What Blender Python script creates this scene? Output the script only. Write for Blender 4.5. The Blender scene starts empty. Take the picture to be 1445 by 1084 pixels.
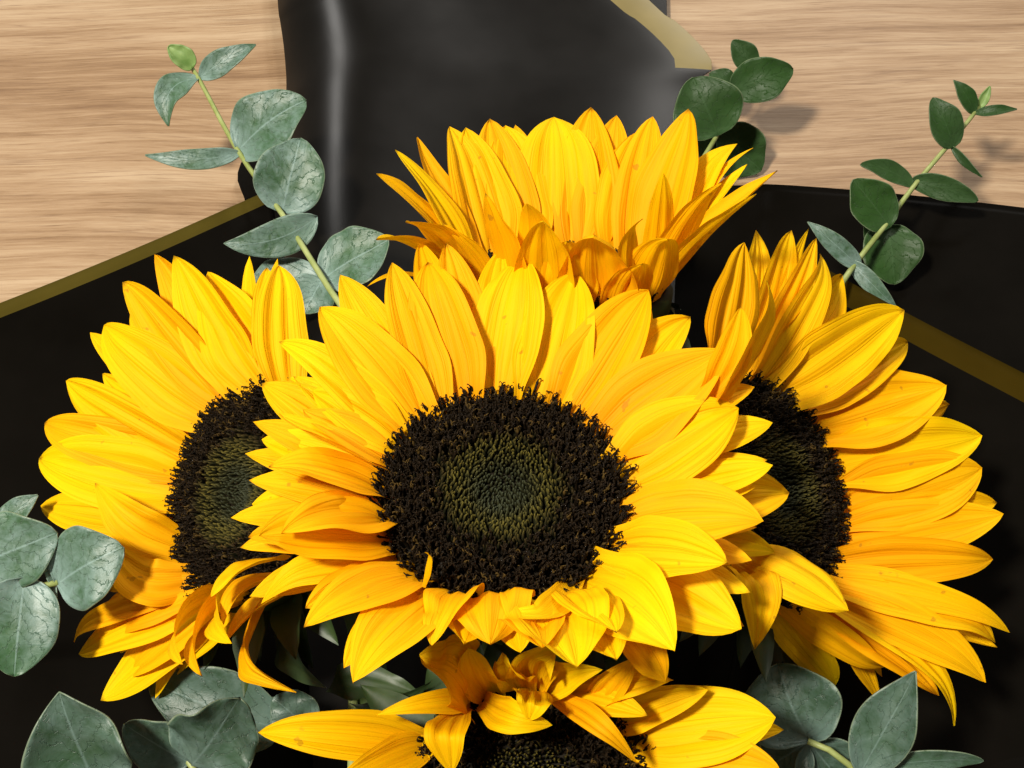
import bpy, math, random
import numpy as np
from mathutils import Vector, noise

random.seed(7)
rng = np.random.default_rng(7)
R_ = math.radians
scene = bpy.context.scene
COL = scene.collection

# ------------------------------------------------------------------ camera
PITCH = R_(55.0)
W, H = 1445.0, 1084.0
HFOV = R_(42.0)
F = (W / 2) / math.tan(HFOV / 2)
RIGHT = np.array([1.0, 0, 0])
FWD = np.array([0, math.cos(PITCH), -math.sin(PITCH)])
UP = np.array([0, math.sin(PITCH), math.cos(PITCH)])
def ray(px, py):
    return FWD + RIGHT * ((px - W / 2) / F) - UP * ((py - H / 2) / F)
F0 = np.array([0.0, 0.0, 0.15])          # middle of the big flower's disc
CAM = F0 - 0.36 * ray(708, 692)
cd = bpy.data.cameras.new('camera')
cam = bpy.data.objects.new('camera', cd); COL.objects.link(cam)
cam.location = CAM
cam.rotation_euler = (math.pi / 2 - PITCH, 0, 0)
cd.sensor_fit = 'HORIZONTAL'; cd.angle = HFOV
cd.clip_start = 0.01; cd.clip_end = 100
scene.camera = cam

# ------------------------------------------------------------------ world, lamps, exposure
w = bpy.data.worlds.new('World'); scene.world = w; w.use_nodes = True
bg = w.node_tree.nodes['Background']
bg.inputs[0].default_value = (1.0, 0.93, 0.84, 1); bg.inputs[1].default_value = 0.13
def lamp(name, loc, target, size, power, color):
    ld = bpy.data.lights.new(name, 'AREA'); ld.shape = 'DISK'; ld.size = size
    ld.energy = power; ld.color = color
    o = bpy.data.objects.new(name, ld); COL.objects.link(o)
    o.location = loc
    o.rotation_euler = (Vector(target) - Vector(loc)).to_track_quat('-Z', 'Y').to_euler()
    return o
lamp('ceiling_lamp', (-0.72, -0.42, 1.70), (0, 0.05, 0.1), 0.22, 50, (1.0, 0.93, 0.82))
lamp('ceiling_lamp', (0.55, 0.85, 1.75), (0, 0.05, 0.1), 0.30, 7, (1.0, 0.95, 0.88))
lamp('ceiling_lamp', (0.80, 2.9, 1.75), (0, 0.3, 0.0), 0.35, 26, (1.0, 0.96, 0.90))
lamp('ceiling_lamp', (-1.5, 2.5, 1.75), (0, 0.3, 0.0), 0.45, 10, (1.0, 0.97, 0.92))
scene.view_settings.view_transform = 'Standard'
scene.view_settings.look = 'None'
scene.view_settings.exposure = 0.18
scene.view_settings.gamma = 1.0

# ------------------------------------------------------------------ helpers
def at_d(px, py, d): return CAM + ray(px, py) * d
def at_z(px, py, z):
    r = ray(px, py); return CAM + r * ((z - CAM[2]) / r[2])
def depth(p): return float(np.dot(np.asarray(p) - CAM, FWD))
def proj(p):
    v = np.asarray(p) - CAM; d = v @ FWD
    return W / 2 + F * (v @ RIGHT) / d, H / 2 - F * (v @ UP) / d
def nrm(v): return v / (np.linalg.norm(v) + 1e-12)
def rot(v, k, a):
    return v * math.cos(a) + np.cross(k, v) * math.sin(a) + k * (k @ v) * (1 - math.cos(a))

def mesh_obj(name, verts, faces, mat, parent=None, uv=None, origin=None, smooth=True, col=None):
    me = bpy.data.meshes.new(name)
    v = np.asarray(verts, float)
    if origin is not None: v = v - np.asarray(origin)
    me.from_pydata(v.tolist(), [], faces)
    if smooth: me.polygons.foreach_set('use_smooth', [True] * len(me.polygons))
    if uv is not None:
        lay = me.uv_layers.new(name='UVMap')
        li = np.empty(len(me.loops), int); me.loops.foreach_get('vertex_index', li)
        lay.data.foreach_set('uv', np.asarray(uv, float)[li].ravel())
    if col is not None:
        a = me.color_attributes.new('Col', 'FLOAT_COLOR', 'POINT')
        c = np.ones((len(v), 4)); c[:, :3] = col
        a.data.foreach_set('color', c.ravel())
    if mat: me.materials.append(mat)
    me.update()
    o = bpy.data.objects.new(name, me); COL.objects.link(o)
    if parent: o.parent = parent
    return o

def empty(name, loc, label, cat, group=None):
    o = bpy.data.objects.new(name, None); COL.objects.link(o)
    o.location = loc; o.empty_display_size = 0.02
    o['label'] = label; o['category'] = cat
    if group: o['group'] = group
    return o

def grid_faces(nt, nu):
    f = []
    for i in range(nt - 1):
        for j in range(nu - 1):
            a = i * nu + j
            f.append((a, a + 1, a + nu + 1, a + nu))
    return f

def tube(pts, radii, seg=8):
    pts = [np.asarray(p, float) for p in pts]
    n = len(pts); vs = []; fs = []
    ref = np.array([0.3, 0.2, 0.9])
    for i in range(n):
        t = nrm(pts[min(i + 1, n - 1)] - pts[max(i - 1, 0)])
        a = nrm(np.cross(t, ref)); b = np.cross(t, a)
        for k in range(seg):
            an = 2 * math.pi * k / seg
            vs.append(pts[i] + radii[i] * (a * math.cos(an) + b * math.sin(an)))
    for i in range(n - 1):
        for k in range(seg):
            k2 = (k + 1) % seg
            fs.append((i * seg + k, i * seg + k2, (i + 1) * seg + k2, (i + 1) * seg + k))
    fs.append(tuple(range(seg - 1, -1, -1))); fs.append(tuple((n - 1) * seg + k for k in range(seg)))
    return vs, fs

def bez(P, t):
    t = t[:, None]; s = 1 - t
    return P[0] * s**3 + 3 * P[1] * s * s * t + 3 * P[2] * s * t * t + P[3] * t**3

def smooth(x): x = np.clip(x, 0, 1); return x * x * (3 - 2 * x)

def prof_petal(t, tipp=2.6, base=0.45):
    return (base + (1 - base) * smooth(t / 0.38)) * np.power(np.clip(1 - t**tipp, 0, 1), 0.85)
def prof_round(t):
    return np.power(np.clip(np.sin(np.pi * np.power(t, 0.85)), 0, 1), 0.55) * (1 - 0.22 * smooth((t - 0.55) / 0.45))
def prof_lance(t):
    return np.power(np.clip(np.sin(np.pi * np.power(t, 0.75)), 0, 1), 0.9)
def prof_bract(t):
    return np.clip(1 - t**1.7, 0, 1) * (0.75 + 0.35 * smooth(t / 0.3))

def blade(P, side, width, prof, nt=24, nu=15, cup=0.15, ridge=0.0, ruffle=0.05, twist=0.0,
          curl=0.0, fold=0.0, seed=0, tipbend=0.0):
    """P: four Bezier points; side: width direction; returns vertices, faces, uvs"""
    r = random.Random(seed)
    L = np.linalg.norm(P[3] - P[0]) + 1e-9
    t = np.linspace(0, 1, nt); t = t**0.93
    t[0] = 0; t[-1] = 1
    C = bez(P, t)
    T = np.gradient(C, axis=0); T /= np.linalg.norm(T, axis=1)[:, None]
    u = np.linspace(-1, 1, nu)
    wid = 0.5 * width * prof(t)
    ph = [r.uniform(0, 6.28) for _ in range(6)]
    f1, f2 = r.uniform(1.0, 1.8), r.uniform(2.2, 3.6)
    asym = r.uniform(-0.25, 0.25)
    vs = []; uv = []
    for i in range(nt):
        s = side - T[i] * (side @ T[i]); s = nrm(s)
        s = rot(s, T[i], twist * t[i] ** 1.5)
        n = np.cross(s, T[i])
        cc = cup * (1 - 0.4 * t[i])
        env = smooth(np.array([t[i] / 0.3]))[0] * (1 - 0.6 * t[i])
        for j in range(nu):
            x = u[j]
            z = cc * (x * x - 0.3)
            z += ridge * env * (math.cos(3 * math.pi * (x + asym * 0.2)) * (1 - 0.3 * x * x))
            e = abs(x) ** 1.6
            z += ruffle * e * (math.sin(6.28 * f1 * t[i] + ph[0] + (2.2 if x > 0 else 0)) + 0.5 * math.sin(6.28 * f2 * t[i] + ph[1] + 3 * x))
            z += ruffle * 0.5 * math.sin(3.1 * f1 * t[i] + ph[2] + 2 * x)
            z += fold * abs(x)
            wob = 1 + 0.035 * math.sin(9 * t[i] + ph[3 if x > 0 else 4]) * abs(x)
            vs.append(C[i] + s * (wid[i] * x * wob) + n * (z * width * 0.5 * min(1, 0.25 + prof(t[i:i+1])[0])))
            uv.append((0.5 + 0.5 * x, t[i]))
    vs = np.array(vs)
    if tipbend:
        tt = np.repeat(t, nu)
        nn = nrm(np.cross(side, P[3] - P[0]))
        vs += nn[None, :] * (tipbend * L * np.clip((tt - 0.72) / 0.28, 0, 1)[:, None] ** 2)
    return vs, grid_faces(nt, nu), np.array(uv)

# ------------------------------------------------------------------ materials
class NT:
    def __init__(s, name):
        s.m = bpy.data.materials.new(name); s.m.use_nodes = True
        s.t = s.m.node_tree; s.t.nodes.clear()
        s.out = s.n('ShaderNodeOutputMaterial')
    def n(s, typ, **kw):
        nd = s.t.nodes.new(typ)
        for k, v in kw.items():
            if k.startswith('_'): setattr(nd, k[1:], v)
            else: nd.inputs[k.replace('__', ' ')].default_value = v
        return nd
    def l(s, a, ao, b, bi): s.t.links.new(a.outputs[ao], b.inputs[bi]); return b
    def ramp(s, src, out, stops):
        r = s.n('ShaderNodeValToRGB'); e = r.color_ramp.elements
        while len(e) < len(stops): e.new(0.5)
        for el, (p, c) in zip(e, stops): el.position = p; el.color = (*c, 1) if len(c) == 3 else c
        s.l(src, out, r, 'Fac'); return r
    def mix(s, fac, a, b, blend='MIX'):
        m = s.n('ShaderNodeMix', _data_type='RGBA', _blend_type=blend)
        for k, v in ((0, fac), (6, a), (7, b)):
            if isinstance(v, tuple) and hasattr(v[0], 'outputs'): s.t.links.new(v[0].outputs[v[1]], m.inputs[k])
            elif isinstance(v, (int, float)): m.inputs[k].default_value = v
            else: m.inputs[k].default_value = (*v, 1)
        return (m, 2)
    def math(s, op, a, b=0.0):
        m = s.n('ShaderNodeMath', _operation=op)
        for k, v in ((0, a), (1, b)):
            if isinstance(v, tuple): s.t.links.new(v[0].outputs[v[1]], m.inputs[k])
            else: m.inputs[k].default_value = v
        return (m, 0)
    def link(s, a, node, sock): s.t.links.new(a[0].outputs[a[1]], node.inputs[sock])

def mat_petal():
    k = NT('petal_yellow')
    tc = k.n('ShaderNodeTexCoord'); oi = k.n('ShaderNodeObjectInfo')
    mp = k.n('ShaderNodeMapping'); mp.inputs['Scale'].default_value = (22, 1.6, 1)
    k.l(tc, 'UV', mp, 'Vector')
    addv = k.n('ShaderNodeVectorMath', _operation='ADD'); k.l(mp, 0, addv, 0)
    cmb = k.n('ShaderNodeCombineXYZ'); r50 = k.math('MULTIPLY', (oi, 'Random'), 60.0)
    k.link(r50, cmb, 'X'); k.link(r50, cmb, 'Z'); k.l(cmb, 0, addv, 1)
    st = k.n('ShaderNodeTexNoise', Scale=1.0, Detail=4.0, Roughness=0.6); k.l(addv, 0, st, 'Vector')
    sep = k.n('ShaderNodeSeparateXYZ'); k.l(tc, 'UV', sep, 0)
    base = k.ramp(sep, 'Y', [(0.0, (0.78, 0.31, 0.001)), (0.25, (0.87, 0.43, 0.001)), (0.7, (0.92, 0.52, 0.001)), (1.0, (0.94, 0.59, 0.002))])
    stc = k.ramp(st, 'Fac', [(0.30, (0.84, 0.37, 0.0005)), (0.55, (0.94, 0.56, 0.001))])
    c = k.mix(0.36, (base, 0), (stc, 0))
    # pleat lines along the petal
    mp2 = k.n('ShaderNodeMapping'); mp2.inputs['Scale'].default_value = (7.0, 0.35, 1); k.l(tc, 'UV', mp2, 'Vector')
    ad2 = k.n('ShaderNodeVectorMath', _operation='ADD'); k.l(mp2, 0, ad2, 0); k.l(cmb, 0, ad2, 1)
    pl = k.n('ShaderNodeTexNoise', Scale=1.0, Detail=2.0, Roughness=0.5); k.l(ad2, 0, pl, 'Vector')
    pla = k.math('ABSOLUTE', k.math('SUBTRACT', (pl, 0), 0.5))
    plr = k.n('ShaderNodeValToRGB'); k.link(pla, plr, 'Fac'); e = plr.color_ramp.elements
    e[0].position = 0.0; e[0].color = (1, 1, 1, 1); e[1].position = 0.05; e[1].color = (0, 0, 0, 1)
    c = k.mix(k.math('MULTIPLY', (plr, 0), 0.22), c, (0.72, 0.27, 0.0005))
    mp3 = k.n('ShaderNodeMapping'); mp3.inputs['Scale'].default_value = (75, 2.5, 1); k.l(tc, 'UV', mp3, 'Vector')
    fi = k.n('ShaderNodeTexNoise', Scale=1.0, Detail=3.0); k.l(mp3, 0, fi, 'Vector')
    hgt = k.math('ADD', k.math('MULTIPLY', (fi, 0), 0.5), k.math('SUBTRACT', (st, 0), k.math('MULTIPLY', (plr, 0), 0.9)))
    # per-petal tint
    tint = k.ramp(oi, 'Random', [(0.0, (0.97, 0.80, 0.9)), (0.5, (1, 0.97, 1)), (1.0, (1.0, 1.12, 1))])
    c = k.mix(1.0, c, (tint, 0), 'MULTIPLY')
    # small bruises
    vo = k.n('ShaderNodeTexNoise', Scale=210.0, Detail=2.0); k.l(tc, 'Object', vo, 'Vector')
    sp = k.ramp(vo, 'Fac', [(0.715, (0, 0, 0)), (0.75, (1, 1, 1))])
    c = k.mix(k.math('MULTIPLY', (sp, 0), 0.5), c, (0.35, 0.15, 0.01))
    # dry brown tip
    tipf = k.ramp(sep, 'Y', [(0.965, (0, 0, 0)), (1.0, (1, 1, 1))])
    rnd = k.math('GREATER_THAN', k.math('FRACT', k.math('MULTIPLY', (oi, 'Random'), 7.31)), 0.6)
    c = k.mix(k.math('MULTIPLY', k.math('MULTIPLY', (tipf, 0), rnd), 0.75), c, (0.16, 0.06, 0.005))
    bump = k.n('ShaderNodeBump', Strength=0.4, Distance=0.0006); k.link(hgt, bump, 'Height')
    p = k.n('ShaderNodeBsdfPrincipled', Roughness=0.6)
    p.inputs['Specular IOR Level'].default_value = 0.10
    p.inputs['Sheen Weight'].default_value = 0.0
    k.link(c, p, 'Base Color'); k.l(bump, 0, p, 'Normal')
    tr = k.n('ShaderNodeBsdfTranslucent'); k.link(c, tr, 'Color'); k.l(bump, 0, tr, 'Normal')
    mx = k.n('ShaderNodeMixShader', Fac=0.24); k.l(p, 0, mx, 1); k.l(tr, 0, mx, 2)
    k.l(mx, 0, k.out, 'Surface'); return k.m

def mat_euc(name, green, pale, amount, vein=0.45, spec=0.5):
    k = NT(name)
    tc = k.n('ShaderNodeTexCoord'); oi = k.n('ShaderNodeObjectInfo')
    sep = k.n('ShaderNodeSeparateXYZ'); k.l(tc, 'UV', sep, 0)
    off = k.n('ShaderNodeCombineXYZ'); k.link(k.math('MULTIPLY', (oi, 'Random'), 30.0), off, 'X'); k.link(k.math('MULTIPLY', (oi, 'Random'), 17.0), off, 'Y')
    av = k.n('ShaderNodeVectorMath', _operation='ADD'); k.l(tc, 'Object', av, 0); k.l(off, 0, av, 1)
    n1 = k.n('ShaderNodeTexNoise', Scale=120.0, Detail=7.0, Roughness=0.72, Distortion=0.8); k.l(av, 0, n1, 'Vector')
    n2 = k.n('ShaderNodeTexNoise', Scale=420.0, Detail=3.0); k.l(av, 0, n2, 'Vector')
    f = k.math('ADD', k.math('MULTIPLY', (n1, 0), 0.75), k.math('MULTIPLY', (n2, 0), 0.3))
    rm = k.n('ShaderNodeValToRGB'); k.link(f, rm, 'Fac')
    e = rm.color_ramp.elements; e[0].position = 0.40; e[0].color = (0, 0, 0, 1); e[1].position = 0.68; e[1].color = (1, 1, 1, 1)
    c = k.mix(k.math('MULTIPLY', (rm, 0), amount), green, pale)
    n3 = k.n('ShaderNodeTexNoise', Scale=38.0, Detail=3.0); k.l(av, 0, n3, 'Vector')
    gr = k.ramp(n3, 'Fac', [(0.48, (0, 0, 0)), (0.66, (1, 1, 1))])
    c = k.mix(k.math('MULTIPLY', (gr, 0), 0.6), c, (green[0] * 0.85, green[1] * 1.1, green[2] * 0.65))
    # side veins that branch off the midrib
    nz = k.n('ShaderNodeTexNoise', Scale=7.0, Detail=4.0, Roughness=0.6); k.l(tc, 'UV', nz, 'Vector')
    am = k.math('ABSOLUTE', k.math('SUBTRACT', (sep, 'X'), 0.5))
    vv = k.math('ADD', k.math('SUBTRACT', k.math('MULTIPLY', (sep, 'Y'), 6.0), k.math('MULTIPLY', am, 5.0)), k.math('MULTIPLY', (nz, 0), 2.6))
    fr_ = k.math('ABSOLUTE', k.math('SUBTRACT', k.math('FRACT', vv), 0.5))
    vr = k.n('ShaderNodeValToRGB'); k.link(fr_, vr, 'Fac'); e = vr.color_ramp.elements
    e[0].position = 0.0; e[0].color = (1, 1, 1, 1); e[1].position = 0.07; e[1].color = (0, 0, 0, 1)
    c = k.mix(k.math('MULTIPLY', (vr, 0), vein), c, tuple(x * 0.55 for x in green))
    mid = k.math('ABSOLUTE', k.math('SUBTRACT', (sep, 'X'), 0.5))
    mr = k.n('ShaderNodeValToRGB'); k.link(mid, mr, 'Fac'); e = mr.color_ramp.elements
    e[0].position = 0.0; e[0].color = (1, 1, 1, 1); e[1].position = 0.022; e[1].color = (0, 0, 0, 1)
    c = k.mix(k.math('MULTIPLY', (mr, 0), 0.5), c, tuple(min(1, x * 1.25) for x in pale))
    # pale thickened margin and pale waxy base
    er = k.n('ShaderNodeValToRGB'); k.link(mid, er, 'Fac'); e = er.color_ramp.elements
    e[0].position = 0.482; e[0].color = (0, 0, 0, 1); e[1].position = 0.495; e[1].color = (1, 1, 1, 1)
    c = k.mix(k.math('MULTIPLY', (er, 0), 0.4), c, (0.30, 0.36, 0.22))
    br = k.ramp(sep, 'Y', [(0.0, (1, 1, 1)), (0.34, (0, 0, 0))])
    c = k.mix(k.math('MULTIPLY', (br, 0), 0.55), c, tuple(min(1, x * 1.2) for x in pale))
    bump = k.n('ShaderNodeBump', Strength=0.5, Distance=0.0008); k.link(f, bump, 'Height')
    bump2 = k.n('ShaderNodeBump', Strength=0.5, Distance=0.0006, _invert=True); k.l(vr, 0, bump2, 'Height'); k.l(bump, 0, bump2, 'Normal')
    p = k.n('ShaderNodeBsdfPrincipled', Roughness=0.42); p.inputs['Specular IOR Level'].default_value = spec
    k.link(c, p, 'Base Color'); k.l(bump2, 0, p, 'Normal')
    tr = k.n('ShaderNodeBsdfTranslucent'); k.link(c, tr, 'Color')
    mx = k.n('ShaderNodeMixShader', Fac=0.12); k.l(p, 0, mx, 1); k.l(tr, 0, mx, 2)
    k.l(mx, 0, k.out, 'Surface'); return k.m

def mat_green(name, c0, c1, rough=0.55, scale=60):
    k = NT(name); tc = k.n('ShaderNodeTexCoord')
    n1 = k.n('ShaderNodeTexNoise', Scale=scale, Detail=5.0); k.l(tc, 'Object', n1, 'Vector')
    r = k.ramp(n1, 'Fac', [(0.35, c0), (0.7, c1)])
    bump = k.n('ShaderNodeBump', Strength=0.4, Distance=0.0006); k.l(n1, 'Fac', bump, 'Height')
    p = k.n('ShaderNodeBsdfPrincipled', Roughness=rough); k.l(r, 0, p, 'Base Color'); k.l(bump, 0, p, 'Normal')
    k.l(p, 0, k.out, 'Surface'); return k.m

def mat_floret():
    k = NT('disc_floret'); a = k.n('ShaderNodeVertexColor', _layer_name='Col')
    p = k.n('ShaderNodeBsdfPrincipled', Roughness=0.6); p.inputs['Specular IOR Level'].default_value = 0.12
    k.l(a, 0, p, 'Base Color'); k.l(p, 0, k.out, 'Surface'); return k.m

def mat_paper(name, band, rough=0.34, spec=0.5, gold=(0.40, 0.29, 0.075), metal=0.3):
    """black satin paper; UV y is the distance in metres from the trimmed edge"""
    k = NT(name); tc = k.n('ShaderNodeTexCoord')
    sep = k.n('ShaderNodeSeparateXYZ'); k.l(tc, 'UV', sep, 0)
    n1 = k.n('ShaderNodeTexNoise', Scale=40.0, Detail=6.0); k.l(tc, 'Object', n1, 'Vector')
    n2 = k.n('ShaderNodeTexNoise', Scale=900.0, Detail=3.0); k.l(tc, 'Object', n2, 'Vector')
    blk = k.ramp(n1, 'Fac', [(0.3, (0.0028, 0.0023, 0.0016)), (0.7, (0.0040, 0.0033, 0.0024))])
    gold = k.ramp(n1, 'Fac', [(0.3, tuple(x * 0.88 for x in gold)), (0.7, tuple(x * 1.1 for x in gold))])
    isb = k.math('LESS_THAN', (sep, 'Y'), band)
    c = k.mix(isb, (blk, 0), (gold, 0))
    p = k.n('ShaderNodeBsdfPrincipled'); k.link(c, p, 'Base Color')
    k.link(k.math('MULTIPLY', isb, metal), p, 'Metallic'); k.link(k.math('MULTIPLY', k.math('SUBTRACT', 1.0, k.math('MULTIPLY', isb, 0.75)), spec), p, 'Specular IOR Level')
    rr = k.math('ADD', k.math('MULTIPLY', (n1, 0), 0.10), rough - 0.05)
    k.link(rr, p, 'Roughness')
    bump = k.n('ShaderNodeBump', Strength=0.025, Distance=0.0003); k.l(n2, 'Fac', bump, 'Height')
    k.l(bump, 0, p, 'Normal')
    k.l(p, 0, k.out, 'Surface'); return k.m

def mat_wood():
    k = NT('oak_table'); tc = k.n('ShaderNodeTexCoord')
    mp = k.n('ShaderNodeMapping'); mp.inputs['Rotation'].default_value = (0, 0, R_(-2)); k.l(tc, 'Object', mp, 'Vector')
    # slow warp so that the grain lines wander
    wn = k.n('ShaderNodeTexNoise', Scale=3.0, Detail=2.0); k.l(mp, 0, wn, 'Vector')
    ws = k.n('ShaderNodeVectorMath', _operation='SCALE'); k.l(wn, 'Color', ws, 0); ws.inputs['Scale'].default_value = 0.06
    wa = k.n('ShaderNodeVectorMath', _operation='ADD'); k.l(mp, 0, wa, 0); k.l(ws, 0, wa, 1)
    def noise_(sx, sy, det, rough=0.6, dist=0.0):
        m2 = k.n('ShaderNodeMapping'); m2.inputs['Scale'].default_value = (sx, sy, 1); k.l(wa, 0, m2, 'Vector')
        nn = k.n('ShaderNodeTexNoise', Scale=1.0, Detail=det, Roughness=rough, Distortion=dist); k.l(m2, 0, nn, 'Vector'); return nn
    a = noise_(2.0, 16, 3.0); b = noise_(6, 120, 7.0, 0.72, 0.35); c_ = noise_(26, 620, 5.0, 0.75, 0.3); d = noise_(44, 1000, 4.0, 0.65, 0.3)
    f = k.math('ADD', k.math('MULTIPLY', (a, 0), 0.38), k.math('ADD', k.math('MULTIPLY', (b, 0), 0.38), k.math('MULTIPLY', (c_, 0), 0.24)))
    rm = k.n('ShaderNodeValToRGB'); k.link(f, rm, 'Fac'); e = rm.color_ramp.elements
    e.new(0.5); e.new(0.6)
    for el, (pp, cc) in zip(e, [(0.37, (0.160, 0.088, 0.043)), (0.45, (0.262, 0.162, 0.085)), (0.51, (0.345, 0.230, 0.132)), (0.59, (0.430, 0.310, 0.193))]):
        el.position = pp; el.color = (*cc, 1)
    # thin dark growth lines, broken up along their length
    ln = noise_(4.5, 150, 4.0, 0.55, 0.25); mk = noise_(14, 60, 2.0)
    la = k.math('ABSOLUTE', k.math('SUBTRACT', (ln, 0), 0.5))
    lr = k.n('ShaderNodeValToRGB'); k.link(la, lr, 'Fac'); e = lr.color_ramp.elements
    e[0].position = 0.0; e[0].color = (1, 1, 1, 1); e[1].position = 0.022; e[1].color = (0, 0, 0, 1)
    mr_ = k.ramp(mk, 'Fac', [(0.42, (0, 0, 0)), (0.62, (1, 1, 1))])
    lines = k.math('MULTIPLY', k.math('MULTIPLY', (lr, 0), (mr_, 0)), 0.55)
    wcol = k.mix(lines, (rm, 0), (0.17, 0.095, 0.05))
    pr = k.ramp(d, 'Fac', [(0.30, (0.62, 0.56, 0.5)), (0.46, (1, 1, 1))])
    c = k.mix(0.75, wcol, (pr, 0), 'MULTIPLY')
    p = k.n('ShaderNodeBsdfPrincipled', Roughness=0.5); k.link(c, p, 'Base Color')
    p.inputs['Specular IOR Level'].default_value = 0.3
    bump = k.n('ShaderNodeBump', Strength=0.25, Distance=0.0006); k.l(c_, 'Fac', bump, 'Height'); k.l(bump, 0, p, 'Normal')
    k.l(p, 0, k.out, 'Surface'); return k.m

M_PETAL = mat_petal()
M_EUC_BLUE = mat_euc('eucalyptus_waxy', (0.042, 0.100, 0.045), (0.25, 0.36, 0.34), 0.64, 0.32)
M_EUC_GREY_SHADED = mat_euc('eucalyptus_grey_green_shaded', (0.034, 0.074, 0.040), (0.15, 0.225, 0.205), 0.55, 0.25)  # darker copy of the waxy leaf, some shade painted into its grey-green
M_EUC_GREEN = mat_euc('eucalyptus_green', (0.026, 0.062, 0.016), (0.042, 0.088, 0.032), 0.6, 0.12, 0.2)
M_EUC_STEM = mat_green('eucalyptus_stem', (0.22, 0.27, 0.07), (0.33, 0.38, 0.14), 0.5, 120)
M_BUD = mat_green('eucalyptus_bud', (0.12, 0.22, 0.05), (0.25, 0.36, 0.12), 0.5, 200)
M_STEM = mat_green('sunflower_stem', (0.055, 0.10, 0.02), (0.11, 0.17, 0.04), 0.6)
M_BRACT = mat_green('sunflower_bract', (0.012, 0.026, 0.006), (0.030, 0.058, 0.013), 0.5, 90)
M_FLORET = mat_floret()
M_WOOD = mat_wood()
M_PAPER = mat_paper('black_paper', 0.0)

# ------------------------------------------------------------------ table
tb = mesh_obj('table_top', [(-1.5, -1.0, -0.03), (1.5, -1.0, -0.03), (1.5, 1.6, -0.03), (-1.5, 1.6, -0.03),
                            (-1.5, -1.0, 0), (1.5, -1.0, 0), (1.5, 1.6, 0), (-1.5, 1.6, 0)],
              [(4, 5, 6, 7), (3, 2, 1, 0), (0, 1, 5, 4), (1, 2, 6, 5), (2, 3, 7, 6), (3, 0, 4, 7)], M_WOOD, smooth=False)
tb['kind'] = 'structure'

# ------------------------------------------------------------------ wrapping paper
TAIL = np.array([0.0, -0.30, 0.035])
def resample(pts, n):
    pts = np.array(pts, float)
    # smooth Catmull-Rom through points
    k = len(pts); out = []
    seg = np.linalg.norm(np.diff(pts, axis=0), axis=1); cum = np.r_[0, np.cumsum(seg)]
    for s in np.linspace(0, cum[-1], n):
        i = min(int(np.searchsorted(cum, s, side='right')) - 1, k - 2)
        t = (s - cum[i]) / seg[i]
        p0 = pts[max(i - 1, 0)]; p1 = pts[i]; p2 = pts[i + 1]; p3 = pts[min(i + 2, k - 1)]
        out.append(0.5 * ((2 * p1) + (-p0 + p2) * t + (2 * p0 - 5 * p1 + 4 * p2 - p3) * t * t + (-p0 + 3 * p1 - 3 * p2 + p3) * t**3))
    return np.array(out)

def sheet(name, edge, tail0, tail1, label, band, sag=0.02, wr=0.0025, nu=60, nv=44, thick=0.0004, rough=0.4, seed=0, bumps=(), gold=(0.10, 0.075, 0.012)):
    """paper from a trimmed top edge (world points) gathered into a tail"""
    E = resample(edge, nu); vs = []; uv = []
    for j in range(nv):
        v = (j / (nv - 1)) ** 1.25
        for i in range(nu):
            u = i / (nu - 1)
            b = np.array(tail0) * (1 - u) + np.array(tail1) * u
            b = b + np.array([0, 0, -0.012 * math.sin(math.pi * u)])
            p = E[i] * (1 - v) + b * v
            p[2] -= sag * math.sin(math.pi * v) * (1 - 0.3 * v)
            q = Vector((p[0] * 9 + seed, p[1] * 9, seed * 3.1))
            p[2] += wr * noise.noise(q) * (1 - v) * (0.3 + 0.7 * min(1, 4 * v + 0.2))
            for (uc, uw, amp) in bumps:
                p[2] += amp * math.exp(-((u - uc) / uw) ** 2) * (1 - v) 
            p[2] = max(p[2], 0.0025)
            vs.append(p); uv.append((u, v * np.linalg.norm(b - E[i])))
    m = mat_paper(name + '_black', band, rough, 0.012, gold, 0.0)
    o = mesh_obj(name, vs, grid_faces(nv, nu), m, uv=uv)
    md = o.modifiers.new('thickness', 'SOLIDIFY'); md.thickness = thick; md.offset = -1
    o['label'] = label; o['category'] = 'wrapping paper'; o['group'] = 'black paper sheets wrapped round the bouquet'
    return o
Z = lambda pts: [at_z(*p) for p in pts]

sheet('paper_sheet', Z([(-700, 690, .05), (-300, 545, .050), (0, 427, .046), (200, 347, .042), (330, 291, .038), (382, 268, .034)]),
      (-0.075, -0.28, 0.045), (0.0, -0.28, 0.030), 'black paper sheet with olive gold edge running up to the waxy eucalyptus sprig', 0.0060, sag=0.030, seed=1, gold=(0.060, 0.046, 0.008))
sheet('paper_sheet', Z([(860, 268, .003), (1050, 262, .008), (1100, 261, .014), (1250, 272, .022), (1445, 294, .030), (1700, 330, .04), (2100, 400, .045)]),
      (0.0, -0.28, 0.022), (0.075, -0.28, 0.036), 'plain black paper sheet behind the small-leaved eucalyptus sprig', 0.0, sag=0.012, wr=0.0015, seed=2)
sheet('paper_sheet', Z([(1150, 372, .040), (1270, 437, .045), (1445, 527, .048), (1700, 660, .05), (2150, 900, .05)]),
      (0.0, -0.28, 0.032), (0.08, -0.28, 0.046), 'black paper sheet with gold edge, coloured dark for shade, behind the petals beside the small-leaved eucalyptus', 0.0105, sag=0.030, seed=3, gold=(0.030, 0.019, 0.002))  # edge gold darkened: its shade is put into the colour

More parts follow.
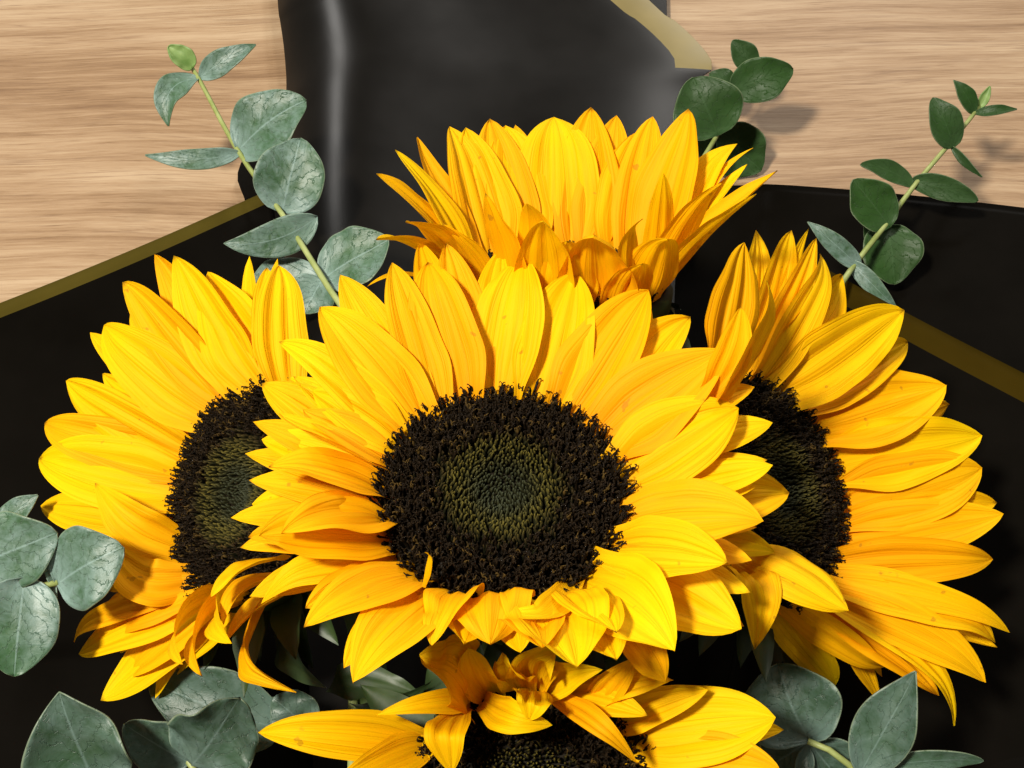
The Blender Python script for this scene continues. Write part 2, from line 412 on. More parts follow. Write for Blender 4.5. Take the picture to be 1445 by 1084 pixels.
def row_sheet(name, rows, label, band, zfun, nu=70, band_rows=(0, -1), rough=0.30, thick=0.0004, spec=0.24):
    """rows: (xl, yl, xr, yr) pixel pairs on the plane z, from the far end towards the tail"""
    L = resample([at_z(r[0], r[1], zfun(0, 0)) for r in rows], 70)
    Rr = resample([at_z(r[2], r[3], zfun(1, 0)) for r in rows], 70)
    ends = [(np.array([-0.03, -0.28, 0.014]), np.array([0.03, -0.28, 0.014]))]
    L = np.vstack([L, [L[-1] * (1 - t) + ends[0][0] * t for t in np.linspace(0.08, 1, 24)]])
    Rr = np.vstack([Rr, [Rr[-1] * (1 - t) + ends[0][1] * t for t in np.linspace(0.08, 1, 24)]])
    vs = []; uv = []; nv = len(L); lastb = max([j for j in range(70) if proj(Rr[j])[1] < 106] + [0])
    for j in range(nv):
        wv = np.linalg.norm(Rr[j] - L[j])
        for i in range(nu):
            u = i / (nu - 1); u = 0.5 - 0.5 * math.cos(math.pi * u) * (1 - 0.0)
            p = L[j] * (1 - u) + Rr[j] * u
            p[2] = zfun(u, j / (nv - 1), (1 - u) * wv) if j < 70 else p[2]
            p[2] = max(p[2], 0.002)
            vs.append(p); uv.append((u, (1 - u) * wv * (1 + 0.15 * max(0, (j - lastb + 7) / 7)) + (0 if j <= lastb else 1)))
    o = mesh_obj(name, vs, grid_faces(nv, nu), mat_paper(name + '_satin', band, rough, spec, (0.20, 0.16, 0.065), 0.0), uv=uv)
    md = o.modifiers.new('thickness', 'SOLIDIFY'); md.thickness = thick; md.offset = -1
    o['label'] = label; o['category'] = 'wrapping paper'; o['group'] = 'black paper sheets wrapped round the bouquet'
    return o

def zA(u, v, dist=1.0):
    z = 0.020 + 0.006 * math.sin(2.2 * u + 0.6)
    z += -0.017 * max(0.0, (0.24 - u) / 0.24) ** 2.4 + 0.004
    z += 0.003 * math.sin(7 * u + 2 * v)
    return z
def zB(u, v, dist=1.0): return 0.005 + 0.004 * math.sin(3.1 * u) 
row_sheet('paper_sheet', [(374, -330, 620, -330), (383, -180, 745, -180), (393, 0, 912, 0), (397, 35, 955, 35), (401, 62, 985, 64), (404, 90, 1003, 88),
                          (406, 122, 1002, 104), (405, 160, 965, 128), (404, 230, 950, 190), (402, 330, 955, 300), (410, 480, 950, 460)],
          'tall glossy black paper sheet with curled pale gold edge behind the rear sunflower', 0.020, zA, band_rows=(0, 41))
row_sheet('paper_sheet', [(400, -330, 940, -330), (410, -100, 940, -100), (412, 30, 941, 20), (402, 150, 944, 110), (338, 236, 946, 200), (350, 300, 950, 300), (380, 470, 940, 460)],
          'flat black paper sheet on the table, under the sheet with the curled pale gold edge', 0.0, zB, spec=0.03)

# ------------------------------------------------------------------ sunflowers
class Flower:
    def __init__(s, px, py, d, tx, ty, Rpx, L, a, label, stem_end):
        s.c = at_d(px, py, d); s.d = d
        back = nrm(-ray(px, py))
        r = nrm(RIGHT - back * (back @ RIGHT)); u = np.cross(back, r)
        s.n = nrm(back + r * math.tan(R_(tx)) + u * math.tan(R_(ty)))
        s.e1 = nrm(RIGHT - s.n * (RIGHT @ s.n)); s.e2 = np.cross(s.n, s.e1)
        s.R = Rpx * d / F; s.L = L; s.a = a
        s.root = empty('sunflower', stem_end, label, 'sunflower', 'sunflowers in the bouquet')
        s.o = np.array(stem_end); s.k = 0; s.angles = []
        s.th = np.radians(np.arange(0, 360, 1.0))
        rim = s.c + s.R * 0.93 * (np.cos(s.th)[:, None] * s.e1 + np.sin(s.th)[:, None] * s.e2)
        s.rim = rim; s.rpx = np.array([proj(p) for p in rim])
    def base(s, bx, by, layer):
        i = int(np.argmin((s.rpx[:, 0] - bx) ** 2 + (s.rpx[:, 1] - by) ** 2))
        rad = nrm(s.rim[i] - s.c)
        s.angles.append(i)
        return s.rim[i] - s.n * (0.0010 + 0.0030 * layer) - rad * 0.002, rad
    def build(s, name, data, mat, parent=None):
        vs, fs, uv = data
        return mesh_obj(name, vs, fs, mat, parent or s.root, uv=uv, origin=s.o)
    def petal(s, bx, by, tx, ty, wpx, layer=0, L=None, a=None, arch=0.07, roll=0, twist=0, tipbend=None,
              mid=None, cup=None, dt=None, ruffle=None, ridge=None, free=False, tipp=None, face=False):
        s.k += 1; rr = random.Random(s.k * 13 + int(bx))
        L = L or s.L * rr.uniform(0.95, 1.05); a = s.a - 9 * layer if a is None else a
        B, rad = s.base(bx, by, layer)
        if free:
            B = at_d(bx, by, free); s.angles.pop()
        if dt is not None:
            T = at_d(tx, ty, depth(B) - dt)
        else:
            best = None
            for dd in np.linspace(depth(B) - 0.07, depth(B) + 0.07, 141):
                q = at_d(tx, ty, dd); v = q - B; l = np.linalg.norm(v)
                el = math.asin(max(-1, min(1, (v @ s.n) / (l + 1e-9))))
                cost = ((l - L) / L) ** 2 * 3 + (el - R_(a)) ** 2
                if best is None or cost < best[0]: best = (cost, q)
            T = best[1]
        v = T - B; l = np.linalg.norm(v); ax = v / l
        side = nrm(np.cross(ax, s.n))
        if abs(ax @ s.n) > 0.93: side = nrm(np.cross(ax, nrm(rad) * -1 + s.n * 0.2))
        if face: side = nrm(np.cross(ax, -FWD))
        nn = np.cross(side, ax)
        side = rot(side, ax, R_(roll + rr.uniform(-15, 15)))
        side2 = side
        lat = rr.uniform(-0.03, 0.03)
        if mid is None:
            P = [B, B + v * 0.33 + nn * arch * l * 0.9 + side * lat * l, B + v * 0.70 + nn * arch * l * 1.1 - side * lat * l, T]
        else:
            mx, my, h = mid
            Mp = at_d(mx, my, (depth(B) + depth(T)) / 2 - h)
            P1 = (Mp - 0.125 * B - 0.125 * T) / 0.75
            P = [B, P1 * 0.92 + B * 0.08, P1 * 0.92 + T * 0.08, T]
        width = wpx * depth(B) / F * 1.30
        tp = tipp or rr.uniform(2.6, 4.2)
        d = blade(P, side2, width, lambda t: prof_petal(t, tp, 0.60), cup=rr.uniform(0.16, 0.45) if cup is None else cup,
                  ridge=rr.uniform(0.07, 0.15) if ridge is None else ridge, ruffle=rr.uniform(0.02, 0.06) if ruffle is None else ruffle,
                  twist=R_(twist), seed=s.k * 7 + int(tx), tipbend=rr.uniform(-0.12, 0.05) if tipbend is None else tipbend)
        return s.build('petal', d, M_PETAL)
    def filler(s, n, a, Lf, lo=0, hi=360, wmm=15):
        for i in range(n):
            th = lo + (hi - lo) * (i + random.uniform(-.3, .3)) / n
            rad = math.cos(R_(th)) * s.e1 + math.sin(R_(th)) * s.e2
            B = s.c + rad * s.R * 0.93 - s.n * 0.006
            el = R_(a + random.uniform(-5, 5)); ax = rad * math.cos(el) + s.n * math.sin(el)
            l = s.L * Lf * random.uniform(0.9, 1.05); T = B + ax * l
            side = nrm(np.cross(ax, s.n)); nn = np.cross(side, ax)
            P = [B, B + ax * l * .33 + nn * .06 * l, B + ax * l * .7 + nn * .07 * l, T]
            d = blade(P, side, wmm / 1000, lambda t: prof_petal(t, 2.6), cup=.18, ridge=.07, ruffle=.04, seed=i * 31 + int(a), nt=14, nu=9)
            s.build('petal', d, M_PETAL)
    def dome(s, r):
        x = r / s.R
        return s.R * (0.16 * (1 - x**2) - 0.10 * np.exp(-(x / 0.28) ** 2))
    def disc(s, count=1500):
        # receptacle
        vs = []; fs = []; seg = 40
        ringr = [(1.0, -0.002), (0.98, -0.008), (0.8, -0.015), (0.45, -0.021), (0.2, -0.026)]
        prof = [(x, float(s.dome(x * s.R)) - 0.002) for x in (0.02, 0.25, 0.5, 0.75, 0.93)] + ringr
        for (x, z) in prof:
            for k in range(seg):
                an = 2 * math.pi * k / seg
                vs.append(s.c + s.R * x * (math.cos(an) * s.e1 + math.sin(an) * s.e2) + s.n * z)
        for i in range(len(prof) - 1):
            for k in range(seg):
                k2 = (k + 1) % seg
                fs.append((i * seg + k, (i + 1) * seg + k, (i + 1) * seg + k2, i * seg + k2))
        fs.append(tuple(range(seg)))
        col = []
        for (x, z) in prof:
            dark = x > 0.97 or z < -0.0021
            col += [((0.02, 0.035, 0.008) if dark and z < -0.0015 else (0.010, 0.007, 0.003))] * seg
        mesh_obj('receptacle', vs, fs, M_FLORET, s.root, origin=s.o, col=np.array(col))
        # florets in a sunflower spiral: dark open ones outside, olive buds inside
        ga = math.pi * (3 - math.sqrt(5))
        sets = {'outer_florets': ([], [], []), 'inner_florets': ([], [], [])}
        rr = random.Random(int(s.c[0] * 1e5))
        for i in range(count):
            r = s.R * 0.93 * math.sqrt((i + 0.5) / count); th = i * ga
            x = r / s.R
            rad = math.cos(th) * s.e1 + math.sin(th) * s.e2; tan = np.cross(s.n, rad)
            jit = 0.0005 if x > 0.5 else 0.00012
            p = s.c + rad * (r + rr.gauss(0, jit)) + tan * rr.gauss(0, jit) + s.n * (float(s.dome(r)) - 0.002)
            if x < 0.53 + rr.gauss(0, 0.05):
                key = 'inner_florets'
                h = 0.0022 + 0.0020 * float(smooth(np.array(x / 0.5))) * rr.uniform(0.8, 1.2); w0 = 0.00050
                lean = -0.35 + 0.5 * x
                m = float(smooth(np.array((x - 0.18) / 0.18)))
                tipc = np.array((0.032, 0.038, 0.020)) * (1 - m) + np.array((0.095, 0.078, 0.012)) * m
                m2 = float(smooth(np.array((x - 0.34) / 0.20)))
                tipc = tipc * (1 - m2) + np.array((0.030, 0.019, 0.005)) * m2
                f = rr.uniform(0.55, 1.3)
                cols = [np.array((0.010, 0.010, 0.004)), np.array((0.022, 0.022, 0.008)) * (1 - 0.6 * m2), tipc * f]
                prof = [(0, 1.0), (0.6, 0.9), (1.0, 0.30)]
            else:
                key = 'outer_florets'
                edge = float(smooth(np.array((x - 0.82) / 0.18)))
                h = rr.uniform(0.0034, 0.0050) + 0.0012 * edge; w0 = 0.00043
                lean = 0.05 + 0.55 * edge + rr.gauss(0, 0.10 + 0.10 * edge)
                pale = rr.random() < (0.10 * (1 - edge) ** 2)
                tipc = np.array((0.060, 0.036, 0.008)) if pale else np.array((0.0095, 0.0055, 0.002)) * rr.uniform(0.5, 1.7)
                cols = [np.array((0.006, 0.004, 0.0016)), np.array((0.010, 0.006, 0.0025)), np.array((0.008, 0.005, 0.002)), tipc, tipc]
                prof = [(0, 0.9), (0.45, 1.15), (0.72, 0.85), (0.92, 1.05), (1.04, 0.35)]
            V, Fc, Cc = sets[key]
            dirv = nrm(s.n + rad * lean + tan * rr.gauss(0, 0.20 if x > .5 else .05))
            a = nrm(np.cross(dirv, rad + 0.01 * s.n)); b = np.cross(dirv, a)
            b0 = len(V); sg = 5 if key == 'outer_florets' else 4
            bendv = (rad * rr.gauss(0.15, 0.5) + tan * rr.gauss(0, 0.5)) * 0.25
            for q, (zz, ww) in enumerate(prof):
                cpt = p + dirv * (h * zz) + bendv * h * zz * zz
                for k in range(sg):
                    an = 2 * math.pi * k / sg
                    V.append(cpt + w0 * ww * (a * math.cos(an) + b * math.sin(an))); Cc.append(cols[q])
            for q in range(len(prof) - 1):
                for k in range(sg):
                    k2 = (k + 1) % sg
                    Fc.append((b0 + q * sg + k, b0 + q * sg + k2, b0 + (q + 1) * sg + k2, b0 + (q + 1) * sg + k))
            Fc.append(tuple(b0 + (len(prof) - 1) * sg + k for k in range(sg)))
            if key == 'outer_florets':
                # two curled stigma threads
                top = p + dirv * h + bendv * h
                for sgn in (-1, 1):
                    c0 = rr.uniform(0, 6.28); dv = math.cos(c0) * a + math.sin(c0) * b
                    pts = [top, top + dirv * 0.0006 + dv * 0.0003 * sgn, top + dirv * 0.0008 + dv * 0.0007 * sgn, top + dirv * 0.0003 + dv * 0.0009 * sgn]
                    b1 = len(V)
                    for q, c in enumerate(pts):
                        wq = 0.00022 * (1, 0.9, 0.8, 0.5)[q]
                        for k in range(3):
                            an = 2 * math.pi * k / 3
                            V.append(c + wq * (a * math.cos(an) + b * math.sin(an) + dirv * 0.3 * math.cos(an))); Cc.append(tipc * 1.15)
                    for q in range(3):
                        for k in range(3):
                            k2 = (k + 1) % 3
                            Fc.append((b1 + q * 3 + k, b1 + q * 3 + k2, b1 + (q + 1) * 3 + k2, b1 + (q + 1) * 3 + k))
        for key, (V, Fc, Cc) in sets.items():
            o = mesh_obj(key, V, Fc, M_FLORET, s.root, origin=s.o, col=np.array(Cc)); o['kind'] = 'stuff'
    def greens(s, n=15, L=0.030, droop=-14, skip=None):
        for ring in range(2):
            for i in range(n):
                th = 2 * math.pi * (i + 0.5 * ring + random.uniform(-.2, .2)) / n
                if skip and skip[0] < math.degrees(th) % 360 < skip[1]: continue
                rad = math.cos(th) * s.e1 + math.sin(th) * s.e2
                B = s.c + rad * s.R * (0.92 - 0.12 * ring) - s.n * (0.009 + 0.004 * ring)
                el = R_(droop - 12 * ring + random.uniform(-10, 10)); ax = rad * math.cos(el) + s.n * math.sin(el)
                l = L * random.uniform(0.8, 1.15); side = nrm(np.cross(ax, s.n)); nn = np.cross(side, ax)
                c = random.uniform(-0.15, 0.2)
                P = [B, B + ax * l * .35 + nn * l * .08, B + ax * l * .7 + nn * l * c * .5, B + ax * l + nn * l * c]
                s.build('bract', blade(P, side, 0.015, prof_bract, cup=.3, ridge=.04, ruffle=.05, seed=i + 90 * ring, nt=10, nu=7), M_BRACT)
        A = s.c - s.n * 0.024; E = s.o
        back = nrm(E - A)
        low = A * 0.55 + E * 0.45; low[2] = 0.014
        P = [A + s.n * 0.004, A - s.n * 0.05 - np.array([0, 0, 0.05]), low, E]
        pts = bez([np.array(p) for p in P], np.linspace(0, 1, 18))
        pts[:, 2] = np.maximum(pts[:, 2], 0.012)
        vs, fs = tube(pts, [0.0075 - 0.002 * min(1, i / 5) for i in range(18)], 10)
        mesh_obj('stem', vs, fs, M_STEM, s.root, origin=s.o)
    def leaf(s, bx, by, tx, ty, wpx, d0, d1, roll=0, arch=0.1, mid=None, mat=None, name='leaf', cup=.25):
        B = at_d(bx, by, d0); T = at_d(tx, ty, d1); v = T - B; l = np.linalg.norm(v); ax = v / l
        nn = nrm(-FWD + ax * (FWD @ ax)); side = rot(nrm(np.cross(ax, nn)), ax, R_(roll)); nn = np.cross(side, ax)
        P = [B, B + v * .33 + nn * arch * l, B + v * .7 + nn * arch * l, T]
        return s.build(name, blade(P, side, wpx * d0 / F, prof_bract, cup=cup, ridge=.05, ruffle=.12, seed=int(bx), nt=18, nu=11), mat or M_BRACT)

# petal tables: base pixel, tip pixel, width in pixels, layer, options
def petals(fl, rows):
    for r in rows:
        kw = r[6] if len(r) > 6 else {}
        fl.petal(*r[:6], **kw)

# --- the big open flower
fc = Flower(708, 701, 0.36, 0, 31, 183, 0.043, 20,
            'large sunflower facing upwards with a tiny stray petal standing on its dark disc', (0.004, -0.295, 0.046))
petals(fc, [
 (585, 590, 451, 430, 80, 0), (580, 570, 481, 390, 66, 1), (600, 560, 552, 374, 60, 0), (645, 550, 601, 366, 78, 0),
 (668, 545, 629, 345, 66, 1), (640, 550, 595, 336, 60, 2), (690, 542, 707, 347, 62, 1), (703, 540, 733, 355, 84, 0),
 (565, 600, 394, 477, 52, 1, dict(arch=0.12)), (560, 622, 441, 551, 66, 0, dict(arch=0.16)),
 (548, 640, 408, 525, 42, 1, dict(roll=30)), (535, 650, 369, 540, 67, 2, dict(tipp=4)),
 (525, 655, 391, 591, 57, 0, dict(roll=28, arch=.14)), (535, 640, 426, 583, 57, 0, dict(roll=25, arch=.16)),
 (525, 675, 369, 619, 50, 1, dict(arch=.14)), (522, 690, 384, 648, 75, 0, dict(roll=22, arch=.12)),
 (522, 700, 352, 705, 55, 2, dict(tipp=4)), (524, 730, 401, 744, 74, 0, dict(arch=.10)),
 (530, 762, 362, 760, 82, 0, dict(arch=.10, L=.046)), (525, 740, 350, 762, 62, 1, dict(tipp=4)),
 (548, 795, 370, 828, 62, 1, dict(arch=.16, tipbend=-.16)), (585, 825, 431, 875, 66, 0, dict(arch=.12, tipbend=-.06)),
 (560, 800, 430, 860, 50, 1),
 (618, 843, 499, 948, 84, 0, dict(arch=.12)), (605, 838, 487, 929, 60, 1),
 (650, 848, 608, 900, 66, 0, dict(L=.028, arch=.25, twist=25, ruffle=.16)),
 (688, 850, 692, 914, 96, 0, dict(L=.028, arch=.34, ruffle=.16, cup=-.3)),
 (722, 850, 736, 926, 62, 1, dict(L=.030, arch=.2, twist=15)),
 (768, 848, 814, 943, 112, 0, dict(arch=.16, ruffle=.1)), (735, 850, 766, 915, 84, 1), (660, 850, 655, 905, 80, 1, dict(L=.03)), (800, 845, 870, 930, 90, 1),
 (830, 836, 714, 860, 40, 0, dict(mid=(775, 866, .012), dt=.022, roll=15, ridge=.05)),
 (835, 832, 948, 910, 108, 0, dict(arch=.12)), (868, 808, 1046, 890, 99, 1, dict(arch=.10)),
 (815, 840, 870, 890, 70, 1),
 (875, 790, 1029, 799, 79, 0, dict(arch=.12)), (888, 745, 1074, 728, 90, 0, dict(arch=.1)),
 (892, 705, 1091, 663, 66, 1), (892, 720, 1117, 690, 90, 2, dict(a=-5, L=.05)),
 (892, 745, 1098, 772, 75, 2, dict(a=-8, L=.05)),
 (888, 652, 1090, 598, 62, 2, dict(tipp=4)), (882, 640, 1064, 545, 58, 1, dict(tipp=4)),
 (888, 672, 1042, 572, 101, 0), (868, 610, 1024, 496, 105, 0), (840, 582, 974, 441, 76, 1),
 (830, 575, 916, 432, 70, 1), (812, 565, 914, 406, 88, 0), (772, 546, 812, 383, 92, 0),
 (752, 543, 773, 366, 60, 1), (735, 541, 768, 352, 56, 2),
 (850, 820, 940, 960, 46, 1, dict(mid=(905, 912, .010), dt=.012, twist=30)),
])
fc.petal(597, 828, 606, 776, 10, 0, dt=.010, free=0.336, cup=.5, ridge=0)
fc.filler(30, 9, 0.93, -30, 210, 14)
fc.disc(3400); fc.greens(L=.017, droop=-12, skip=(225, 325))

# --- the flower turned to one side, next to the waxy eucalyptus
fl = Flower(346, 697, 0.405, -53, 15, 166, 0.050, 16,
            'sunflower tilted sideways with dark petal shadows, beside the waxy round eucalyptus leaves', (-0.026, -0.292, 0.044))
petals(fl, [
 (335, 545, 225, 360, 66, 1), (352, 543, 253, 361, 84, 0), (388, 540, 289, 383, 96, 0), (410, 560, 399, 366, 62, 1, dict(L=.05, roll=60, free=.385, dt=-.012)),
 (402, 555, 376, 380, 44, 2, dict(roll=60, free=.390, dt=-.014)), (315, 548, 178, 397, 78, 0), (300, 555, 179, 442, 50, 2), (295, 575, 133, 458, 84, 0),
 (285, 585, 127, 469, 46, 1, dict(roll=35)), (277, 612, 139, 528, 46, 0), (272, 620, 140, 543, 44, 1), (262, 640, 85, 540, 66, 0),
 (252, 655, 48, 593, 66, 1, dict(tipbend=-.12)), (242, 690, 45, 641, 92, 0, dict(tipbend=-.1)), (240, 740, 52, 711, 64, 2),
 (238, 715, 110, 640, 70, 2),
 (243, 785, 131, 682, 58, 0, dict(mid=(188, 742, .006), ruffle=.12, dt=.0, roll=15)),
 (258, 835, 153, 766, 54, 0, dict(mid=(202, 822, .006), ruffle=.12, dt=.0, roll=15)),
 (276, 852, 154, 893, 56, 0, dict(arch=.25, twist=-30)), (265, 845, 93, 899, 36, 1, dict(arch=.14)),
 (285, 858, 113, 924, 66, 1, dict(arch=.12)), (292, 862, 151, 989, 64, 2), (303, 865, 178, 953, 64, 0, dict(arch=.1)),
 (320, 866, 248, 935, 44, 0, dict(arch=.18)), (335, 864, 244, 951, 44, 1), (345, 858, 277, 951, 46, 0, dict(arch=.18)),
 (356, 850, 320, 906, 44, 0, dict(arch=.2)), (385, 850, 389, 968, 50, 1, dict(mid=(340, 922, .012), twist=40)),
 (400, 790, 300, 847, 44, 0, dict(dt=.02, arch=.2, free=.370)), (405, 815, 311, 868, 46, 0, dict(dt=.018, arch=.2, free=.374)),
 (408, 835, 322, 905, 40, 0, dict(dt=.012, arch=.2, free=.378)),
 (236, 715, 90, 690, 60, 2),
])
fl.filler(18, 6, 0.86, 80, 240, 14)
fl.disc(2900); fl.greens(L=.024, droop=-4)

# --- the flower turned to the other side, next to the small-leaved eucalyptus
fr = Flower(1088, 692, 0.41, 54, 20, 168, 0.052, 14,
            'sunflower tilted sideways with long swept petals, beside the small-leaved eucalyptus sprig', (0.030, -0.292, 0.044))
petals(fr, [
 (1010, 520, 1048, 342, 84, 0, dict(free=.385, dt=.0)), (1040, 520, 1071, 324, 64, 1), (1050, 520, 1111, 326, 60, 1), (1066, 520, 1133, 322, 28, 2),
 (1060, 525, 1152, 336, 54, 1), (1066, 530, 1177, 357, 54, 0), (1076, 540, 1192, 388, 76, 1), (1086, 555, 1270, 439, 80, 0),
 (1105, 570, 1292, 479, 66, 1), (1115, 582, 1313, 537, 60, 2), (1125, 610, 1329, 548, 88, 0), (1135, 640, 1342, 570, 56, 1, dict(ruffle=.14)),
 (1152, 665, 1385, 615, 84, 0), (1165, 700, 1386, 648, 40, 2), (1178, 722, 1387, 660, 90, 0), (1186, 742, 1411, 708, 46, 1),
 (1192, 770, 1411, 729, 74, 0), (1195, 820, 1407, 790, 60, 0, dict(arch=.12)), (1193, 842, 1429, 891, 40, 1, dict(arch=.16)),
 (1188, 850, 1417, 894, 62, 0, dict(arch=.12)), (1188, 855, 1406, 915, 40, 2), (1178, 864, 1396, 961, 58, 0, dict(arch=.1)),
 (1185, 866, 1364, 1011, 54, 1, dict(arch=.16, tipbend=-.1)), (1145, 860, 1324, 982, 62, 0, dict(arch=.08)), (1150, 858, 1300, 900, 60, 1),
 (1095, 850, 1253, 950, 50, 0, dict(arch=.14, face=True, roll=25)), (1090, 850, 1177, 965, 44, 1, dict(face=True, roll=15, arch=.12)),
 (1045, 775, 1195, 866, 78, 0, dict(free=.375, dt=.012, arch=.14, cup=-.3)),
 (1020, 800, 1076, 908, 66, 0, dict(free=.378, dt=.014, mid=(1068, 818, .012), twist=45)),
 (1015, 565, 1100, 405, 52, 0, dict(free=.366, dt=.004, roll=35)), (1000, 555, 1045, 432, 44, 0, dict(free=.368, dt=.006, roll=-25, arch=.14)),
 (1140, 640, 1320, 590, 60, 2), (1190, 790, 1380, 760, 60, 2),
])
fr.filler(16, 4, 0.86, -48, 100, 14)
fr.disc(2900); fr.greens(L=.024, droop=-4)

# --- the rear flower, seen from the side with its petals upright
fb = Flower(800, 396, 0.422, 4, 73, 150, 0.046, 52,
            'sunflower seen from the side with upright petals hiding its disc, against the tall black sheet', (0.012, -0.290, 0.042))
petals(fb, [
 (655, 375, 531, 245, 44, 0), (652, 370, 557, 212, 50, 0), (655, 362, 582, 199, 50, 1), (680, 350, 640, 174, 70, 1), (690, 350, 655, 184, 80, 0),
 (720, 342, 690, 169, 70, 1), (735, 338, 714, 176, 76, 0), (755, 335, 727, 177, 44, 1), (788, 332, 782, 157, 100, 0),
 (830, 332, 835, 153, 80, 1), (845, 334, 871, 166, 70, 0), (900, 340, 921, 163, 54, 1), (890, 340, 902, 196, 76, 0, dict(tipbend=.12, tipp=5)),
 (935, 352, 975, 156, 86, 0), (945, 360, 1030, 192, 56, 1), (950, 365, 1052, 200, 28, 2), (950, 370, 1057, 235, 40, 1),
 (952, 380, 1100, 244, 56, 0), (945, 412, 1069, 276, 50, 0), (950, 392, 1017, 258, 56, 0),
 (950, 375, 937, 250, 34, 1, dict(a=75)), (920, 428, 940, 330, 64, 0, dict(a=75, L=.034)), (900, 432, 894, 304, 42, 0, dict(a=80, L=.036)),
 (850, 442, 840, 323, 92, 0, dict(a=72, L=.036, cup=-.45, ridge=.14)), (770, 440, 768, 308, 70, 0, dict(a=75, L=.038, cup=-.35)),
 (752, 440, 748, 282, 50, 1, dict(a=85)), (722, 435, 681, 276, 60, 0, dict(a=80)), (685, 420, 622, 320, 50, 0, dict(a=70, L=.034)),
 (668, 410, 576, 304, 50, 0, dict(a=65)), (655, 400, 534, 328, 52, 0, dict(a=50)), (650, 395, 521, 391, 18, 1, dict(a=20)),
 (810, 444, 800, 335, 60, 1, dict(a=85, L=.034)), (880, 438, 905, 370, 60, 1, dict(a=70, L=.03)),
])
fb.disc(900); fb.greens(droop=-45, L=.016)

# --- the front flower, its petals flopped over the disc
ff = Flower(748, 1150, 0.366, 0, 8, 196, 0.044, 22,
            'sunflower with crumpled petals flopped over its dark disc, below the large open flower', (-0.004, -0.296, 0.048))
petals(ff, [
 (582, 1040, 368, 1032, 56, 0, dict(arch=.18, cup=.5, ridge=.14)), (590, 1030, 475, 1105, 46, 0), (612, 1020, 525, 1110, 34, 0, dict(dt=.014)),
 # folded back petals over the upper rim
 (660, 980, 606, 932, 70, -1.6, dict(dt=.022, twist=30, ruffle=.20, cup=.5, tipp=6, mid=(640, 942, .010))),
 (690, 966, 662, 922, 48, -1.6, dict(dt=.022, twist=-30, ruffle=.18, cup=.4, tipp=6)),
 (658, 980, 538, 1004, 30, -1.6, dict(dt=.018, arch=.2, roll=15)),
 (642, 988, 637, 1080, 44, -1.6, dict(mid=(628, 1030, .014), dt=.022, tipp=6)),
 (672, 972, 780, 1024, 40, -1.6, dict(mid=(718, 1012, .016), dt=.026, ruffle=.10)),
 (742, 972, 708, 924, 46, -1.6, dict(dt=.022, twist=-30, ruffle=.2, mid=(722, 952, .008))),
 (750, 970, 782, 930, 52, -1.6, dict(dt=.024, twist=20, ruffle=.2, tipp=6, mid=(752, 940, .010))),
 (752, 968, 748, 1012, 44, -1.6, dict(dt=.030, ruffle=.14, mid=(752, 985, .016))),
 (768, 975, 895, 1068, 28, -1.6, dict(mid=(838, 1016, .014), dt=.026)),
 (795, 976, 911, 1008, 40, -1.6, dict(dt=.024, arch=.16)),
 (768, 974, 834, 944, 42, -1.6, dict(dt=.026, twist=30, ruffle=.18)),
 (830, 980, 942, 956, 46, -1.6, dict(dt=.022, arch=.16, ruffle=.12)),
 (860, 985, 905, 925, 40, -1.6, dict(dt=.020, arch=.25, twist=25)),
 (880, 1000, 1002, 972, 46, 0, dict(dt=.016, arch=.16)), (905, 1020, 1094, 1012, 92, 0, dict(arch=.1)),
 (915, 1035, 1104, 1022, 46, 1), (930, 1055, 1105, 1092, 74, 0), (925, 1050, 1085, 1070, 60, 1),
])
ff.filler(20, 0, 0.85, 185, 355)
ff.disc(2800); ff.greens(L=.024, droop=-4)
# loose sunflower leaves that curl out below the large flower
ff.leaf(395, 875, 462, 972, 78, .415, .392, roll=35, arch=.15)
ff.leaf(470, 960, 600, 985, 60, .405, .40, roll=-40, arch=.15)
ff.leaf(500, 1000, 610, 960, 50, .402, .39, roll=30, arch=.2)
ff.leaf(475, 1045, 560, 995, 60, .40, .39, roll=0, arch=.1, mat=M_STEM)
ff.leaf(930, 980, 1000, 965, 40, .40, .385, roll=20, arch=.3)
ff.leaf(860, 960, 900, 905, 60, .41, .40, roll=10, arch=.1)
fr.leaf(1110, 930, 1040, 820, 70, .43, .425, roll=20)

